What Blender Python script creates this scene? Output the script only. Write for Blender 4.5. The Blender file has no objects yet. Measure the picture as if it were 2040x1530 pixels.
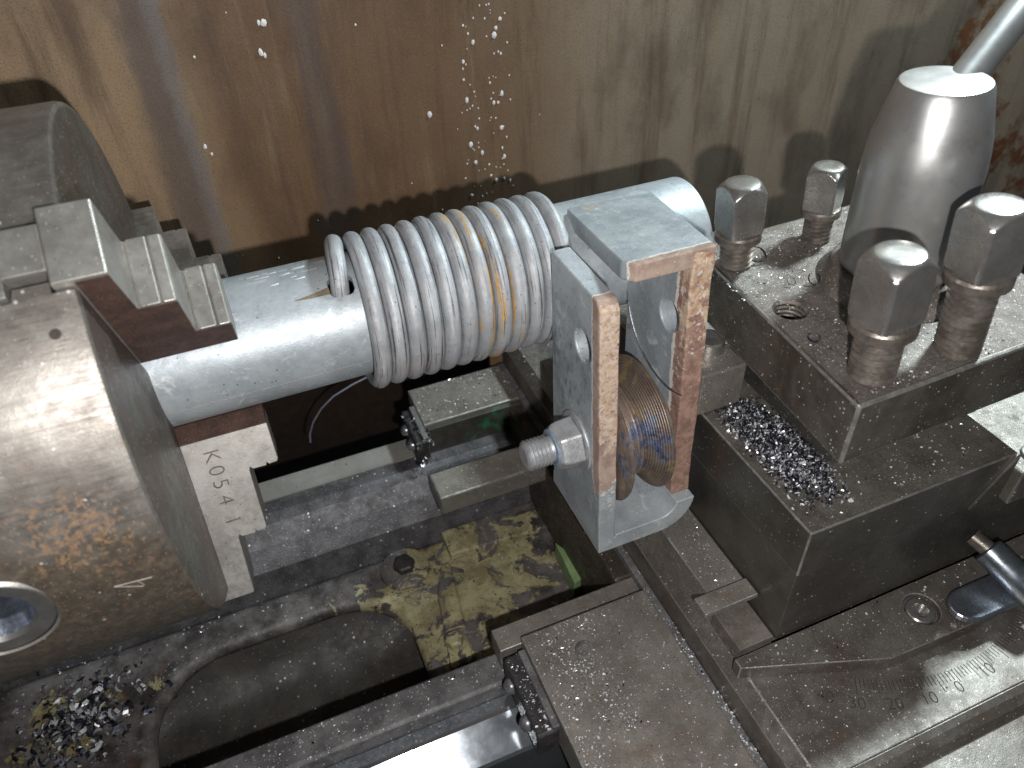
import bpy, bmesh, math, random
from mathutils import Vector, Matrix, noise
S = 0.001                                   # everything below is laid out in millimetres
random.seed(7)
scene = bpy.context.scene
C = scene.collection
R = math.radians

# ------------------------------------------------------------------ camera
cd = bpy.data.cameras.new('camera'); cam = bpy.data.objects.new('camera', cd); C.objects.link(cam)
right = Vector((0.92475604, -0.37892283, -0.03526695)); down = Vector((-0.26918516, -0.5857941, -0.76445054)); fwd = Vector((0.26900858, 0.71642359, -0.64371703))
CAM = Vector((43.0, -253.07, 168.74))
m = Matrix((( right.x, -down.x, -fwd.x, CAM.x*S), (right.y, -down.y, -fwd.y, CAM.y*S), (right.z, -down.z, -fwd.z, CAM.z*S), (0, 0, 0, 1)))
cam.matrix_world = m
cd.sensor_width = 36; cd.lens = 1519.06/2040*36; cd.clip_start = 0.01; cd.clip_end = 20
cd.dof.use_dof = True; cd.dof.focus_distance = 0.315; cd.dof.aperture_fstop = 15
scene.camera = cam

# ------------------------------------------------------------------ world, lamps, exposure
w = bpy.data.worlds.new('World'); scene.world = w; w.use_nodes = True
w.node_tree.nodes['Background'].inputs[0].default_value = (0.80, 0.90, 1.0, 1)
w.node_tree.nodes['Background'].inputs[1].default_value = 0.035

def lamp(name, kind, loc, power, color, target=None, **kw):
    l = bpy.data.lights.new(name, kind); l.energy = power; l.color = color
    for k, v in kw.items(): setattr(l, k, v)
    o = bpy.data.objects.new(name, l); C.objects.link(o); o.location = Vector(loc)*S
    if target is not None:
        o.rotation_euler = (Vector(target)-Vector(loc)).to_track_quat('-Z', 'Y').to_euler()
    return o
lamp('phone_flash', 'POINT', (54, -277, 147), 4.6, (1.0, 0.98, 0.965), shadow_soft_size=0.0035)
lamp('work_lamp', 'AREA', (560, 60, 420), 5.0, (0.82, 0.96, 1.0), (215, -60, -40), shape='DISK', size=0.07)
vs = scene.view_settings
vs.view_transform = 'Standard'; vs.look = 'None'; vs.exposure = 0; vs.gamma = 1; vs.use_curve_mapping = False

# ------------------------------------------------------------------ mesh helpers
class MB:
    def __init__(s): s.v = []; s.f = []; s.uv = {}
    def add(s, vs_, fs):
        b = len(s.v); s.v += [tuple(v) for v in vs_]; s.f += [tuple(b+i for i in f) for f in fs]; return b
    def box(s, x0, x1, y0, y1, z0, z1):
        s.add([(x, y, z) for z in (z0, z1) for y in (y0, y1) for x in (x0, x1)],
              [(0,2,3,1),(4,5,7,6),(0,1,5,4),(2,6,7,3),(0,4,6,2),(1,3,7,5)]); return s
    def prism(s, poly, fn, a, b):
        n = len(poly)
        s.add([fn(p[0], p[1], a) for p in poly]+[fn(p[0], p[1], b) for p in poly],
              [tuple(range(n))[::-1], tuple(range(n, 2*n))]+[(i, (i+1) % n, n+(i+1) % n, n+i) for i in range(n)]); return s
    def lathe(s, prof, o=(0,0,0), ax=(1,0,0), seg=64, cap=True, phase=0.0):
        o = Vector(o); ax = Vector(ax).normalized(); u = ax.orthogonal().normalized()
        if abs(ax.z) > .9: u = Vector((1,0,0)) - ax*ax.x; u.normalize()
        v = ax.cross(u); n = len(prof); vv = []; ff = []
        for (a, r) in prof:
            for k in range(seg):
                t = 2*math.pi*k/seg+phase; vv.append(o+ax*a+(u*math.cos(t)+v*math.sin(t))*r)
        for i in range(n-1):
            for k in range(seg):
                k2 = (k+1) % seg; ff.append((i*seg+k, i*seg+k2, (i+1)*seg+k2, (i+1)*seg+k))
        if cap:
            ff.append(tuple(range(seg))[::-1]); ff.append(tuple((n-1)*seg+k for k in range(seg)))
        s.add(vv, ff); return s
    def tube(s, path, r, seg=12, cap=True):
        path = [Vector(p) for p in path]; n = len(path); vv = []; ff = []; L = 0; uvs = []
        t0 = (path[1]-path[0]).normalized(); u = t0.orthogonal().normalized()
        rr = r if callable(r) else (lambda i: r)
        base = len(s.f)
        for i, p in enumerate(path):
            t = (path[min(i+1, n-1)]-path[max(i-1, 0)]).normalized()
            u = (u-t*u.dot(t)).normalized(); v = t.cross(u)
            if i: L += (p-path[i-1]).length
            for k in range(seg):
                a = 2*math.pi*k/seg; vv.append(p+(u*math.cos(a)+v*math.sin(a))*rr(i))
            uvs.append(L)
        for i in range(n-1):
            for k in range(seg):
                k2 = (k+1) % seg; ff.append((i*seg+k, i*seg+k2, (i+1)*seg+k2, (i+1)*seg+k))
                s.uv[base+len(ff)-1] = [(uvs[i], k/seg), (uvs[i], (k+1)/seg), (uvs[i+1], (k+1)/seg), (uvs[i+1], k/seg)]
        if cap: ff.append(tuple(range(seg))[::-1]); ff.append(tuple((n-1)*seg+k for k in range(seg)))
        s.add(vv, ff); return s
    def mesh(s, name, smooth=None, recalc=True):
        me = bpy.data.meshes.new(name); me.from_pydata([tuple(c*S for c in v) for v in s.v], [], s.f)
        if s.uv:
            l = me.uv_layers.new(name='UVMap')
            for pi, q in s.uv.items():
                for li, c in zip(me.polygons[pi].loop_indices, q): l.data[li].uv = c
        if recalc:
            bm = bmesh.new(); bm.from_mesh(me); bmesh.ops.recalc_face_normals(bm, faces=bm.faces); bm.to_mesh(me); bm.free()
        if smooth:
            for p in me.polygons: p.use_smooth = True
            me.set_sharp_from_angle(angle=R(smooth))
        me.update(); return me
    def build(s, name, mat, parent=None, bevel=0, smooth=None, recalc=True, seg=2, edge=None):
        return link(name, s.mesh(name, smooth, recalc), mat, parent, bevel, seg, edge)

def link(name, me, mat, parent=None, bevel=0, seg=2, edge=None):
    o = bpy.data.objects.new(name, me); C.objects.link(o)
    if mat is not None and not me.materials: me.materials.append(mat)
    if parent is not None: adopt(o, parent)
    if bevel:
        b = o.modifiers.new('bevel', 'BEVEL'); b.width = bevel*S; b.segments = seg; b.limit_method = 'ANGLE'; b.angle_limit = R(35)
        if edge is not None: me.materials.append(edge); b.material = len(me.materials)-1
    return o
def adopt(o, parent):
    o.parent = parent
    if parent.type == 'EMPTY': o.matrix_parent_inverse = Matrix.Translation(-parent.location)
def thing(name, loc, label, cat, group=None):
    o = bpy.data.objects.new(name, None); C.objects.link(o); o.location = Vector(loc)*S; o.empty_display_size = .01
    return tag(o, label, cat, group)
def tag(o, label=None, cat=None, group=None, kind=None):
    if label: o['label'] = label
    if cat: o['category'] = cat
    if group: o['group'] = group
    if kind: o['kind'] = kind
    return o
def boolean(me, cutter, name):
    a = bpy.data.objects.new('tmp_a', me); b = bpy.data.objects.new('tmp_b', cutter); C.objects.link(a); C.objects.link(b)
    md = a.modifiers.new('b', 'BOOLEAN'); md.operation = 'DIFFERENCE'; md.object = b; md.solver = 'EXACT'
    dg = bpy.context.evaluated_depsgraph_get(); dg.update()
    r = bpy.data.meshes.new_from_object(a.evaluated_get(dg)); r.name = name
    bpy.data.objects.remove(a); bpy.data.objects.remove(b)
    return r
def smooth_mesh(me, ang=30):
    for p in me.polygons: p.use_smooth = True
    me.set_sharp_from_angle(angle=R(ang)); return me
def text_mesh(txt, size, depth=0.02):
    cu = bpy.data.curves.new('t', 'FONT'); cu.body = txt; cu.size = size*S; cu.align_x = 'CENTER'; cu.align_y = 'CENTER'
    cu.offset = -0.012*size*S
    o = bpy.data.objects.new('t', cu); C.objects.link(o)
    dg = bpy.context.evaluated_depsgraph_get(); dg.update()
    me = bpy.data.meshes.new_from_object(o.evaluated_get(dg)); bpy.data.objects.remove(o); return me

# ------------------------------------------------------------------ materials
class NT:
    def __init__(s, name):
        s.m = bpy.data.materials.new(name); s.m.use_nodes = True; s.t = s.m.node_tree; s.b = s.t.nodes['Principled BSDF']
    def n(s, typ, **kw):
        nd = s.t.nodes.new(typ)
        for k, v in kw.items(): setattr(nd, k, v)
        return nd
    def l(s, a, b): s.t.links.new(a, b)
    def math(s, op, a, b=None, clamp=False):
        nd = s.n('ShaderNodeMath', operation=op); nd.use_clamp = clamp
        for i, x in enumerate((a, b)):
            if x is None: continue
            if isinstance(x, (int, float)): nd.inputs[i].default_value = x
            else: s.l(x, nd.inputs[i])
        return nd.outputs[0]
    def rng(s, x, lo, hi, a=0., b=1., smooth=True):
        nd = s.n('ShaderNodeMapRange'); nd.interpolation_type = 'SMOOTHSTEP' if smooth else 'LINEAR'
        s.l(x, nd.inputs[0])
        for i, v in zip((1, 2, 3, 4), (lo, hi, a, b)): nd.inputs[i].default_value = v
        return nd.outputs[0]
    def mix(s, f, a, b):
        nd = s.n('ShaderNodeMix', data_type='RGBA')
        if isinstance(f, (int, float)): nd.inputs[0].default_value = f
        else: s.l(f, nd.inputs[0])
        for i, x in ((6, a), (7, b)):
            if isinstance(x, tuple): nd.inputs[i].default_value = (*x, 1) if len(x) == 3 else x
            else: s.l(x, nd.inputs[i])
        return nd.outputs[2]
    def mixf(s, f, a, b):
        nd = s.n('ShaderNodeMix', data_type='FLOAT'); s.l(f, nd.inputs[0])
        for i, x in ((2, a), (3, b)):
            if isinstance(x, (int, float)): nd.inputs[i].default_value = x
            else: s.l(x, nd.inputs[i])
        return nd.outputs[0]
    def co(s, scale=(1, 1, 1), src='Object'):
        if not hasattr(s, 'tc'): s.tc = s.n('ShaderNodeTexCoord'); s.oi = s.n('ShaderNodeObjectInfo')
        mp = s.n('ShaderNodeMapping'); k = 1000 if src == 'Object' else 1
        mp.inputs['Scale'].default_value = tuple(k*c for c in scale); s.l(s.tc.outputs[src], mp.inputs[0])
        if getattr(s, 'rnd', False):
            ad = s.n('ShaderNodeVectorMath', operation='MULTIPLY_ADD'); cx = s.n('ShaderNodeCombineXYZ')
            for i in range(3): s.l(s.oi.outputs['Random'], cx.inputs[i])
            s.l(cx.outputs[0], ad.inputs[0]); ad.inputs[1].default_value = (613, 271, 907); s.l(mp.outputs[0], ad.inputs[2]); return ad.outputs[0]
        return mp.outputs[0]
    def noise(s, scale, detail=5, rough=.6, stretch=(1, 1, 1), src='Object', dist=0.):
        nd = s.n('ShaderNodeTexNoise'); s.l(s.co(stretch, src), nd.inputs['Vector'])
        nd.inputs['Scale'].default_value = scale; nd.inputs['Detail'].default_value = detail; nd.inputs['Roughness'].default_value = rough; nd.inputs['Distortion'].default_value = dist
        return nd.outputs['Fac']
    def plane(s, nrm, off):
        d = s.n('ShaderNodeVectorMath', operation='DOT_PRODUCT'); s.l(s.co(), d.inputs[0]); d.inputs[1].default_value = nrm
        return s.math('SUBTRACT', d.outputs['Value'], off)
    def ball(s, c, r0, r1, sc=(1, 1, 1)):
        d = s.n('ShaderNodeVectorMath', operation='DISTANCE'); s.l(s.co(sc), d.inputs[0]); d.inputs[1].default_value = tuple(a*b for a, b in zip(c, sc))
        return s.rng(d.outputs['Value'], r0, r1, 1., 0.)

def mat(name, c1, c2, scale=.06, metal=.8, rough=(.35, .5), patches=(), bump=.15, bscale=1.5, scratch=None, spec=.5, rnd=False, specks=None, grit=None):
    n = NT(name); n.rnd = rnd
    f = n.rng(n.noise(scale, 6, .65), .36, .64); col = n.mix(f, c1, c2)
    fine = n.noise(scale*14, 4, .7); col = n.mix(n.math('MULTIPLY', n.rng(fine, .5, .75), .35), col, tuple(x*.55 for x in c1))
    ro = n.rng(n.noise(scale*5, 4), .3, .7, rough[0], rough[1]); me = None
    if scratch:
        sn = n.noise(1.0, 4, .7, scratch); ro = n.math('ADD', ro, n.rng(sn, .35, .65, -.06, .08))
        col = n.mix(n.math('MULTIPLY', n.rng(sn, .55, .72), .30), col, tuple(x*.5 for x in c1))
    met = n.n('ShaderNodeValue'); met.outputs[0].default_value = metal; met = met.outputs[0]
    for p in patches:
        k = n.noise(p.get('scale', .1), 7, .72, p.get('stretch', (1, 1, 1)), p.get('src', 'Object'), p.get('dist', .4))
        if 'mask' in p:
            mk = p['mask'](n); k = n.math('ADD', k, n.math('MULTIPLY', n.math('SUBTRACT', mk, p.get('bias', 1.0)), p.get('pull', .35)))
        fac = n.math('MULTIPLY', n.rng(k, p['lo'], p['hi']), p.get('amt', 1.))
        c = p['col']
        if 'col2' in p: c = n.mix(n.rng(n.noise(p.get('scale2', .5), 6, .75), .38, .62), p['col'], p['col2'])
        col = n.mix(fac, col, c); met = n.mixf(fac, met, p.get('metal', 0.)); ro = n.mixf(fac, ro, p.get('rough', .75))
    if grit:
        for sc, thr, cc in grit:                     # sparse filings stuck to the surface: (cells per mm, share of cells, colour)
            vo = n.n('ShaderNodeTexVoronoi'); n.l(n.co(), vo.inputs['Vector']); vo.inputs['Scale'].default_value = sc
            sx = n.n('ShaderNodeSeparateColor'); n.l(vo.outputs['Color'], sx.inputs[0])
            fac = n.math('MULTIPLY', n.rng(vo.outputs['Distance'], .30, .18), n.math('LESS_THAN', sx.outputs[0], thr))
            col = n.mix(fac, col, cc); met = n.mixf(fac, met, .3); ro = n.mixf(fac, ro, .4)
    if specks:
        vo = n.n('ShaderNodeTexVoronoi'); n.l(n.co(), vo.inputs['Vector']); vo.inputs['Scale'].default_value = specks[0]
        col = n.mix(n.math('MULTIPLY', n.rng(vo.outputs['Distance'], specks[1], specks[1]*.4), .8), col, specks[2])
    n.l(col, n.b.inputs['Base Color']); n.l(met, n.b.inputs['Metallic']); n.l(n.math('MINIMUM', n.math('MAXIMUM', ro, .08), 1.), n.b.inputs['Roughness'])
    n.b.inputs['Specular IOR Level'].default_value = spec
    if bump:
        bp = n.n('ShaderNodeBump'); bp.inputs['Strength'].default_value = bump; bp.inputs['Distance'].default_value = .0004
        h = n.math('ADD', n.noise(bscale, 5, .6), n.math('MULTIPLY', n.noise(bscale*.12, 3), 1.5))
        if scratch: h = n.math('ADD', h, n.math('MULTIPLY', n.noise(1.0, 3, .7, scratch), .7))
        n.l(h, bp.inputs['Height']); n.l(bp.outputs[0], n.b.inputs['Normal'])
    return n.m

RUST = (.22, .085, .03); RUST2 = (.40, .20, .075)
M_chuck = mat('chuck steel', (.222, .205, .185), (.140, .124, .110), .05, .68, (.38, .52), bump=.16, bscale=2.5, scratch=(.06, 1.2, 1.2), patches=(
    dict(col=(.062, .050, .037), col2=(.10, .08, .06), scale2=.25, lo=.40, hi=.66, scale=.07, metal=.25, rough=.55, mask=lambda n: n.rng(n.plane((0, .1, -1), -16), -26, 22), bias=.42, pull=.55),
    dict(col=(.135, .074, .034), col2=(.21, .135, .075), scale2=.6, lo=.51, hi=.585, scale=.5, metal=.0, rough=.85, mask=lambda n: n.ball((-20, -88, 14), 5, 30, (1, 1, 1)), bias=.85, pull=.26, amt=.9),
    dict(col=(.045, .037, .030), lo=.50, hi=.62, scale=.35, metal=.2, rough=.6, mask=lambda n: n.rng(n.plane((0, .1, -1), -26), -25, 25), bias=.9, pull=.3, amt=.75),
    dict(col=(.17, .085, .035), lo=.60, hi=.66, scale=.6, metal=.1, rough=.8, mask=lambda n: n.ball((-30, -89, 5), 20, 60), bias=.9, pull=.2, amt=.8),
    dict(col=(.20, .115, .075), lo=.60, hi=.72, scale=.09, metal=.2, rough=.7, amt=.6),
    dict(col=(.30, .15, .085), lo=.52, hi=.70, scale=.08, metal=.2, mask=lambda n: n.ball((-36, -36, 84), 3, 13), amt=.5, pull=.4)),
    grit=((1.2, .05, (.10, .085, .07)), (.5, .02, (.5, .48, .45)), (1.6, .06, (.40, .38, .35))))
M_face = mat('chuck face', (.125, .120, .104), (.085, .075, .064), .045, .6, (.36, .5), bump=.12, patches=(
    dict(col=(.085, .052, .043), lo=.42, hi=.62, scale=.03, metal=.35, rough=.5, amt=.7),), grit=((1.0, .04, (.4, .38, .36)), (1.3, .08, (.03, .025, .02))))
M_jaw = mat('ground jaw steel', (.36, .345, .32), (.27, .255, .235), .06, .70, (.40, .54), bump=.10, bscale=2, patches=(
    dict(col=(.15, .10, .075), lo=.60, hi=.75, scale=.06, metal=.4, rough=.6, amt=.6),), grit=((1.2, .05, (.06, .05, .045)), (1.5, .05, (.55, .53, .5))))
M_jawdark = mat('dark brown jaw side', (.115, .066, .052), (.07, .042, .035), .12, .45, (.45, .65), bump=.6, bscale=1.6, grit=((1.6, .25, (.20, .14, .12)), (1.2, .2, (.03, .02, .018))))
M_jawrear = mat('dirty jaw steel', (.23, .205, .185), (.14, .12, .105), .08, .5, (.45, .6), bump=.3, grit=((1.2, .12, (.06, .05, .045)), (1.5, .08, (.45, .43, .4))))
M_groove = mat('dark slot', (.06, .04, .032), (.03, .024, .02), .1, .3, (.5, .7), bump=.3)  # dark brown for the slot walls and the punch dot
M_pinion = mat('key pinion steel', (.26, .255, .24), (.19, .185, .175), .05, .8, (.38, .5), bump=.06)
M_socket = mat('socket steel', (.30, .34, .42), (.16, .18, .22), .2, .85, (.25, .4), bump=.3, bscale=.8)
M_galv = mat('galvanised pipe', (.40, .435, .455), (.30, .335, .36), .06, .40, (.42, .54), bump=.16, bscale=1.3, patches=(
    dict(col=(.20, .21, .215), lo=.655, hi=.70, scale=.45, metal=.4, rough=.6, stretch=(1, 1.7, 1.7), amt=.85),
    dict(col=(.66, .69, .70), lo=.55, hi=.70, scale=.12, metal=.3, rough=.5, amt=.6),
    dict(col=(.30, .24, .13), lo=.60, hi=.72, scale=.06, metal=.2, rough=.6, amt=.35)), grit=((.7, .035, (.13, .125, .12)), (.35, .03, (.36, .38, .39))))
YEL = (.44, .25, .06)
M_spring = mat('zinc spring wire', (.35, .36, .375), (.27, .28, .295), .10, .32, (.52, .64), bump=.3, bscale=1.8, patches=(
    dict(col=(.36, .31, .30), lo=.5, hi=.7, scale=.05, metal=.25, rough=.55, amt=.55),
    dict(col=(.50, .50, .505), lo=.54, hi=.66, scale=1.0, metal=.3, rough=.5, stretch=(.05, 12., 7), src='UV', dist=0, amt=.7),
    dict(col=(.075, .075, .085), lo=.545, hi=.61, scale=1.0, metal=.5, rough=.5, stretch=(.022, 15., 1), src='UV', dist=0, amt=.9),
    dict(col=(.15, .15, .165), lo=.60, hi=.68, scale=1.0, metal=.4, rough=.5, stretch=(.25, 10., 1), src='UV', dist=.5, amt=.8),
    dict(col=YEL, col2=(.30, .19, .09), lo=.545, hi=.585, scale=1.0, metal=0, rough=.75, stretch=(.04, 7., 3), src='UV', dist=.3,
         mask=lambda n: n.rng(n.math('ABSOLUTE', n.plane((1, .12, 0), 122)), 4, 22, 1, 0), bias=1., pull=.20)), grit=((.9, .04, (.10, .10, .11)),))
M_wirecut = mat('cut wire end', (.20, .20, .21), (.12, .12, .13), .4, .8, (.3, .5), bump=.3)
FR = (0, -1, .075)                              # across the torch-cut front edge of the bracket
def edge_mask(off, lo, hi, z0=None):
    def f(n):
        k = n.rng(n.plane(FR, off), lo, hi)
        return k if z0 is None else n.math('MULTIPLY', k, n.rng(n.math('ADD', n.plane((0, 0, 1), z0), n.math('MULTIPLY', n.math('SUBTRACT', n.noise(.12, 5, .7), .5), 60.)), -24, 20))
    return f
M_brk = mat('galvanised bracket plate', (.39, .42, .44), (.28, .31, .33), .06, .32, (.42, .56), bump=.32, bscale=.8, patches=(
    dict(col=(.12, .15, .185), lo=.46, hi=.64, scale=.22, stretch=(1, 1.6, .7), metal=.35, rough=.5, mask=lambda n: n.ball((146, -45, -18), 8, 48), bias=1., pull=.22, amt=.7),
    dict(col=(.58, .61, .62), lo=.56, hi=.70, scale=.10, metal=.2, rough=.55, amt=.7),
    dict(col=(.17, .19, .21), lo=.64, hi=.70, scale=.5, metal=.3, rough=.55, amt=.7),
    dict(col=(.46, .28, .10), lo=.5, hi=.62, scale=.12, metal=0, rough=.8, mask=lambda n: n.ball((173, -7, 26), 3, 12), pull=.5, amt=.8),
    dict(col=(.58, .53, .49), lo=.48, hi=.52, scale=.22, metal=.0, rough=.85, mask=edge_mask(65.2, -4, 1.5, -62), bias=.60, pull=1.0, amt=.8),
    dict(col=(.225, .155, .125), col2=(.33, .25, .205), scale2=.12, lo=.47, hi=.52, scale=.14, metal=.0, rough=.85, mask=edge_mask(66.5, -5, 1.5, -62), bias=.60, pull=1.1),
    dict(col=(.36, .25, .165), col2=(.50, .41, .34), scale2=.4, lo=.50, hi=.60, scale=.33, metal=.0, rough=.9, mask=edge_mask(69.0, -2, 1.0, -45), bias=.75, pull=.5, amt=.9),
    dict(col=(.14, .07, .045), lo=.57, hi=.63, scale=.5, metal=.0, rough=.9, mask=edge_mask(68.5, -2, 1.0, -56), bias=1., pull=.5, amt=.8)), grit=((.8, .04, (.62, .62, .62)), (.9, .05, (.12, .12, .125))))
M_brkr = mat('rusty bracket plate', (.38, .415, .44), (.28, .315, .34), .06, .32, (.42, .56), bump=.42, bscale=.7, patches=(
    dict(col=(.58, .61, .62), lo=.54, hi=.68, scale=.10, metal=.2, rough=.55, amt=.7),
    dict(col=(.13, .15, .17), lo=.58, hi=.68, scale=.16, metal=.3, rough=.55, amt=.6),
    dict(col=(.50, .485, .475), col2=(.60, .53, .48), lo=.48, hi=.54, scale=.2, metal=0, rough=.8, mask=edge_mask(59.5, -4, 2), bias=.66, pull=.9),
    dict(col=(.175, .098, .075), col2=(.28, .175, .135), scale2=.25, lo=.47, hi=.53, scale=.24, metal=0, rough=.9, mask=edge_mask(61.5, -5, 3), bias=.58, pull=1.0),
    dict(col=(.35, .22, .125), col2=(.48, .38, .29), scale2=.3, lo=.47, hi=.58, scale=.16, metal=0, rough=.9, mask=edge_mask(63, -3, 1, -8), bias=.85, pull=.5, amt=.95),
    dict(col=(.58, .53, .49), lo=.56, hi=.62, scale=.35, metal=0, rough=.85, amt=.85, mask=edge_mask(61, -3, 1, -30), bias=1, pull=.4)), grit=((.9, .05, (.55, .52, .5)),))
M_bolt = mat('zinc bolt', (.55, .56, .57), (.42, .43, .44), .2, .65, (.34, .48), bump=.2, patches=(dict(col=(.30, .27, .24), lo=.6, hi=.75, scale=.3, metal=.3, amt=.6),))
M_blue = mat('blue nylon ring', (.22, .27, .34), (.15, .19, .26), .3, .1, (.5, .6))
M_pulley = mat('worn pulley', (.215, .165, .130), (.140, .105, .085), .12, .45, (.38, .54), bump=.35, bscale=1.2, patches=(
    dict(col=(.022, .032, .085), col2=(.12, .135, .18), scale2=.3, lo=.50, hi=.60, scale=.10, metal=.1, rough=.45, mask=lambda n: n.ball((163, -78, -40), 8, 26), bias=.8, pull=.35),
    dict(col=(.26, .18, .075), lo=.54, hi=.66, scale=.11, metal=.2, rough=.6, amt=.8),
    dict(col=(.36, .36, .36), lo=.60, hi=.72, scale=.25, metal=.8, rough=.4, stretch=(3, 1, 1), amt=.8),
    dict(col=(.05, .035, .03), lo=.62, hi=.72, scale=.15, metal=.1, rough=.7, amt=.7)))
M_edge = mat('worn bright edge', (.42, .41, .39), (.26, .245, .225), .25, .75, (.35, .5), bump=.3)
M_post = mat('tool post steel', (.165, .148, .126), (.085, .073, .060), .04, .68, (.33, .47), bump=.14, bscale=2.2, patches=(
    dict(col=(.30, .285, .255), lo=.55, hi=.75, scale=.025, metal=.8, rough=.42, amt=.7),
    dict(col=(.055, .035, .025), lo=.60, hi=.74, scale=.09, metal=.3, rough=.55, amt=.7)), grit=((.75, .07, (.55, .54, .52)), (1.3, .07, (.42, .40, .38)), (1.2, .10, (.03, .025, .022))))
M_posttop = mat('gritty tool post top', (.19, .170, .152), (.12, .098, .085), .06, .5, (.40, .58), bump=.6, bscale=2.2, patches=(
    dict(col=(.36, .36, .345), lo=.58, hi=.70, scale=.6, metal=.5, rough=.45, amt=.6),), grit=((1.0, .22, (.50, .49, .47)), (1.5, .22, (.40, .385, .37)), (1.2, .25, (.035, .028, .025))))
M_hub = mat('bright turned hub', (.50, .50, .495), (.41, .405, .395), .02, .82, (.32, .38), bump=.02, bscale=.6, patches=(
    dict(col=(.30, .255, .20), lo=.54, hi=.75, scale=.035, metal=.85, rough=.34, amt=.55),), grit=((.5, .015, (.15, .13, .12)),))
M_screw = mat('polished screw head', (.46, .45, .435), (.33, .315, .30), .05, .85, (.22, .30), bump=.03, bscale=.8, rnd=True, patches=(
    dict(col=(.20, .15, .12), lo=.54, hi=.72, scale=.07, metal=.7, rough=.42, amt=.6),), grit=((.9, .05, (.12, .09, .07)),))
M_thread = mat('greasy thread', (.25, .222, .195), (.135, .115, .098), .2, .7, (.30, .46), bump=.12, bscale=1.2, rnd=True, patches=(
    dict(col=(.07, .05, .04), lo=.52, hi=.68, scale=.3, metal=.3, rough=.5, amt=.7),))
M_comp = mat('compound slide steel', (.145, .138, .125), (.09, .083, .074), .03, .72, (.30, .44), bump=.08, bscale=2.2, patches=(
    dict(col=(.05, .042, .036), lo=.55, hi=.72, scale=.03, metal=.6, rough=.4, amt=.7),), grit=((.6, .03, (.5, .48, .46)), (1.0, .05, (.3, .28, .26))))
M_comptop = mat('compound slide top', (.25, .235, .21), (.15, .135, .12), .035, .72, (.36, .52), bump=.25, bscale=2.0, scratch=(.15, .9, 1), patches=(
    dict(col=(.07, .055, .045), lo=.50, hi=.66, scale=.06, metal=.4, rough=.5, amt=.8),
    dict(col=(.42, .42, .41), lo=.60, hi=.74, scale=.25, metal=.8, rough=.4, amt=.6)), grit=((.9, .10, (.58, .57, .55)), (1.7, .16, (.42, .40, .38)), (1.3, .22, (.03, .025, .022))))
M_swivel = mat('swivel base steel', (.24, .22, .20), (.15, .13, .115), .05, .7, (.36, .5), bump=.18, bscale=2, patches=(
    dict(col=(.085, .05, .03), lo=.56, hi=.70, scale=.05, metal=.3, rough=.5, amt=.75),
    dict(col=(.40, .39, .37), lo=.62, hi=.74, scale=.3, metal=.8, rough=.4, amt=.5)), grit=((.9, .10, (.58, .57, .55)), (1.7, .16, (.42, .40, .38)), (1.3, .22, (.03, .025, .022))))
M_saddle = mat('saddle top steel', (.30, .275, .245), (.215, .195, .17), .035, .62, (.42, .56), bump=.2, bscale=2, patches=(
    dict(col=(.12, .085, .055), lo=.56, hi=.72, scale=.04, metal=.4, rough=.6, amt=.55),), grit=((.9, .10, (.58, .57, .55)), (1.7, .16, (.42, .40, .38)), (1.3, .22, (.03, .025, .022))))
M_saddleside = mat('dirty casting side', (.085, .066, .052), (.045, .036, .03), .06, .4, (.40, .6), bump=.3, bscale=1.2, grit=((.75, .07, (.55, .54, .52)), (1.3, .07, (.42, .40, .38)), (1.2, .10, (.03, .025, .022))))
M_greenside = mat('green painted casting', (.055, .052, .044), (.03, .028, .025), .06, .15, (.45, .6), bump=.3, patches=(
    dict(col=(.02, .12, .055), lo=.44, hi=.56, scale=.05, metal=0, rough=.45, mask=lambda n: n.ball((150, 76, -158), 8, 34), pull=.4),))
M_way = mat('polished bed way', (.46, .44, .405), (.38, .36, .33), .02, .6, (.34, .44), bump=.03, scratch=(.004, .35, .35))
M_vway = mat('polished v way', (.36, .39, .42), (.29, .315, .345), .02, .85, (.10, .13), bump=0)
M_dusty = mat('dusty rail', (.165, .158, .160), (.085, .080, .082), .08, .35, (.55, .75), bump=.6, bscale=1.2, grit=((.5, .12, (.42, .42, .43)), (.9, .2, (.36, .36, .37)), (.8, .2, (.06, .058, .06))))
M_flank = mat('oily dusty flank', (.105, .100, .106), (.050, .047, .050), .07, .3, (.42, .62), bump=.6, bscale=1.0, grit=((.4, .06, (.45, .45, .47)), (.9, .14, (.26, .26, .28)), (.7, .25, (.025, .025, .027))))
M_web = mat('grimy bed casting', (.125, .112, .108), (.032, .027, .026), .05, .12, (.42, .65), bump=.5, bscale=.8, patches=(
    dict(col=(.32, .29, .165), col2=(.17, .145, .075), scale2=.07, lo=.49, hi=.515, scale=.05, metal=0, rough=.5, dist=.7, mask=lambda n: n.ball((102, -2, -200), 34, 84), bias=.80, pull=.20),
    dict(col=(.24, .20, .08), lo=.55, hi=.60, scale=.05, metal=0, rough=.6, mask=lambda n: n.ball((-110, 5, -200), 10, 60), bias=.8, pull=.3, amt=.8),
    dict(col=(.10, .045, .03), lo=.56, hi=.70, scale=.06, metal=0, rough=.5, amt=.6),
    dict(col=(.25, .25, .26), lo=.64, hi=.72, scale=.4, metal=.4, rough=.5, amt=.5)), grit=((.35, .06, (.35, .35, .36)), (.7, .08, (.28, .28, .29)), (.6, .12, (.025, .022, .02))))
M_floor = mat('deep casting floor', (.046, .040, .034), (.026, .023, .021), .05, .1, (.5, .7), bump=.5, patches=(
    dict(col=(.17, .155, .06), lo=.55, hi=.62, scale=.07, metal=0, rough=.6, dist=.6, mask=lambda n: n.rng(n.plane((0, -1, 0), 26), -14, 8), bias=.7, pull=.25),), grit=((.4, .06, (.30, .30, .31)), (.8, .1, (.2, .2, .2))))
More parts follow.
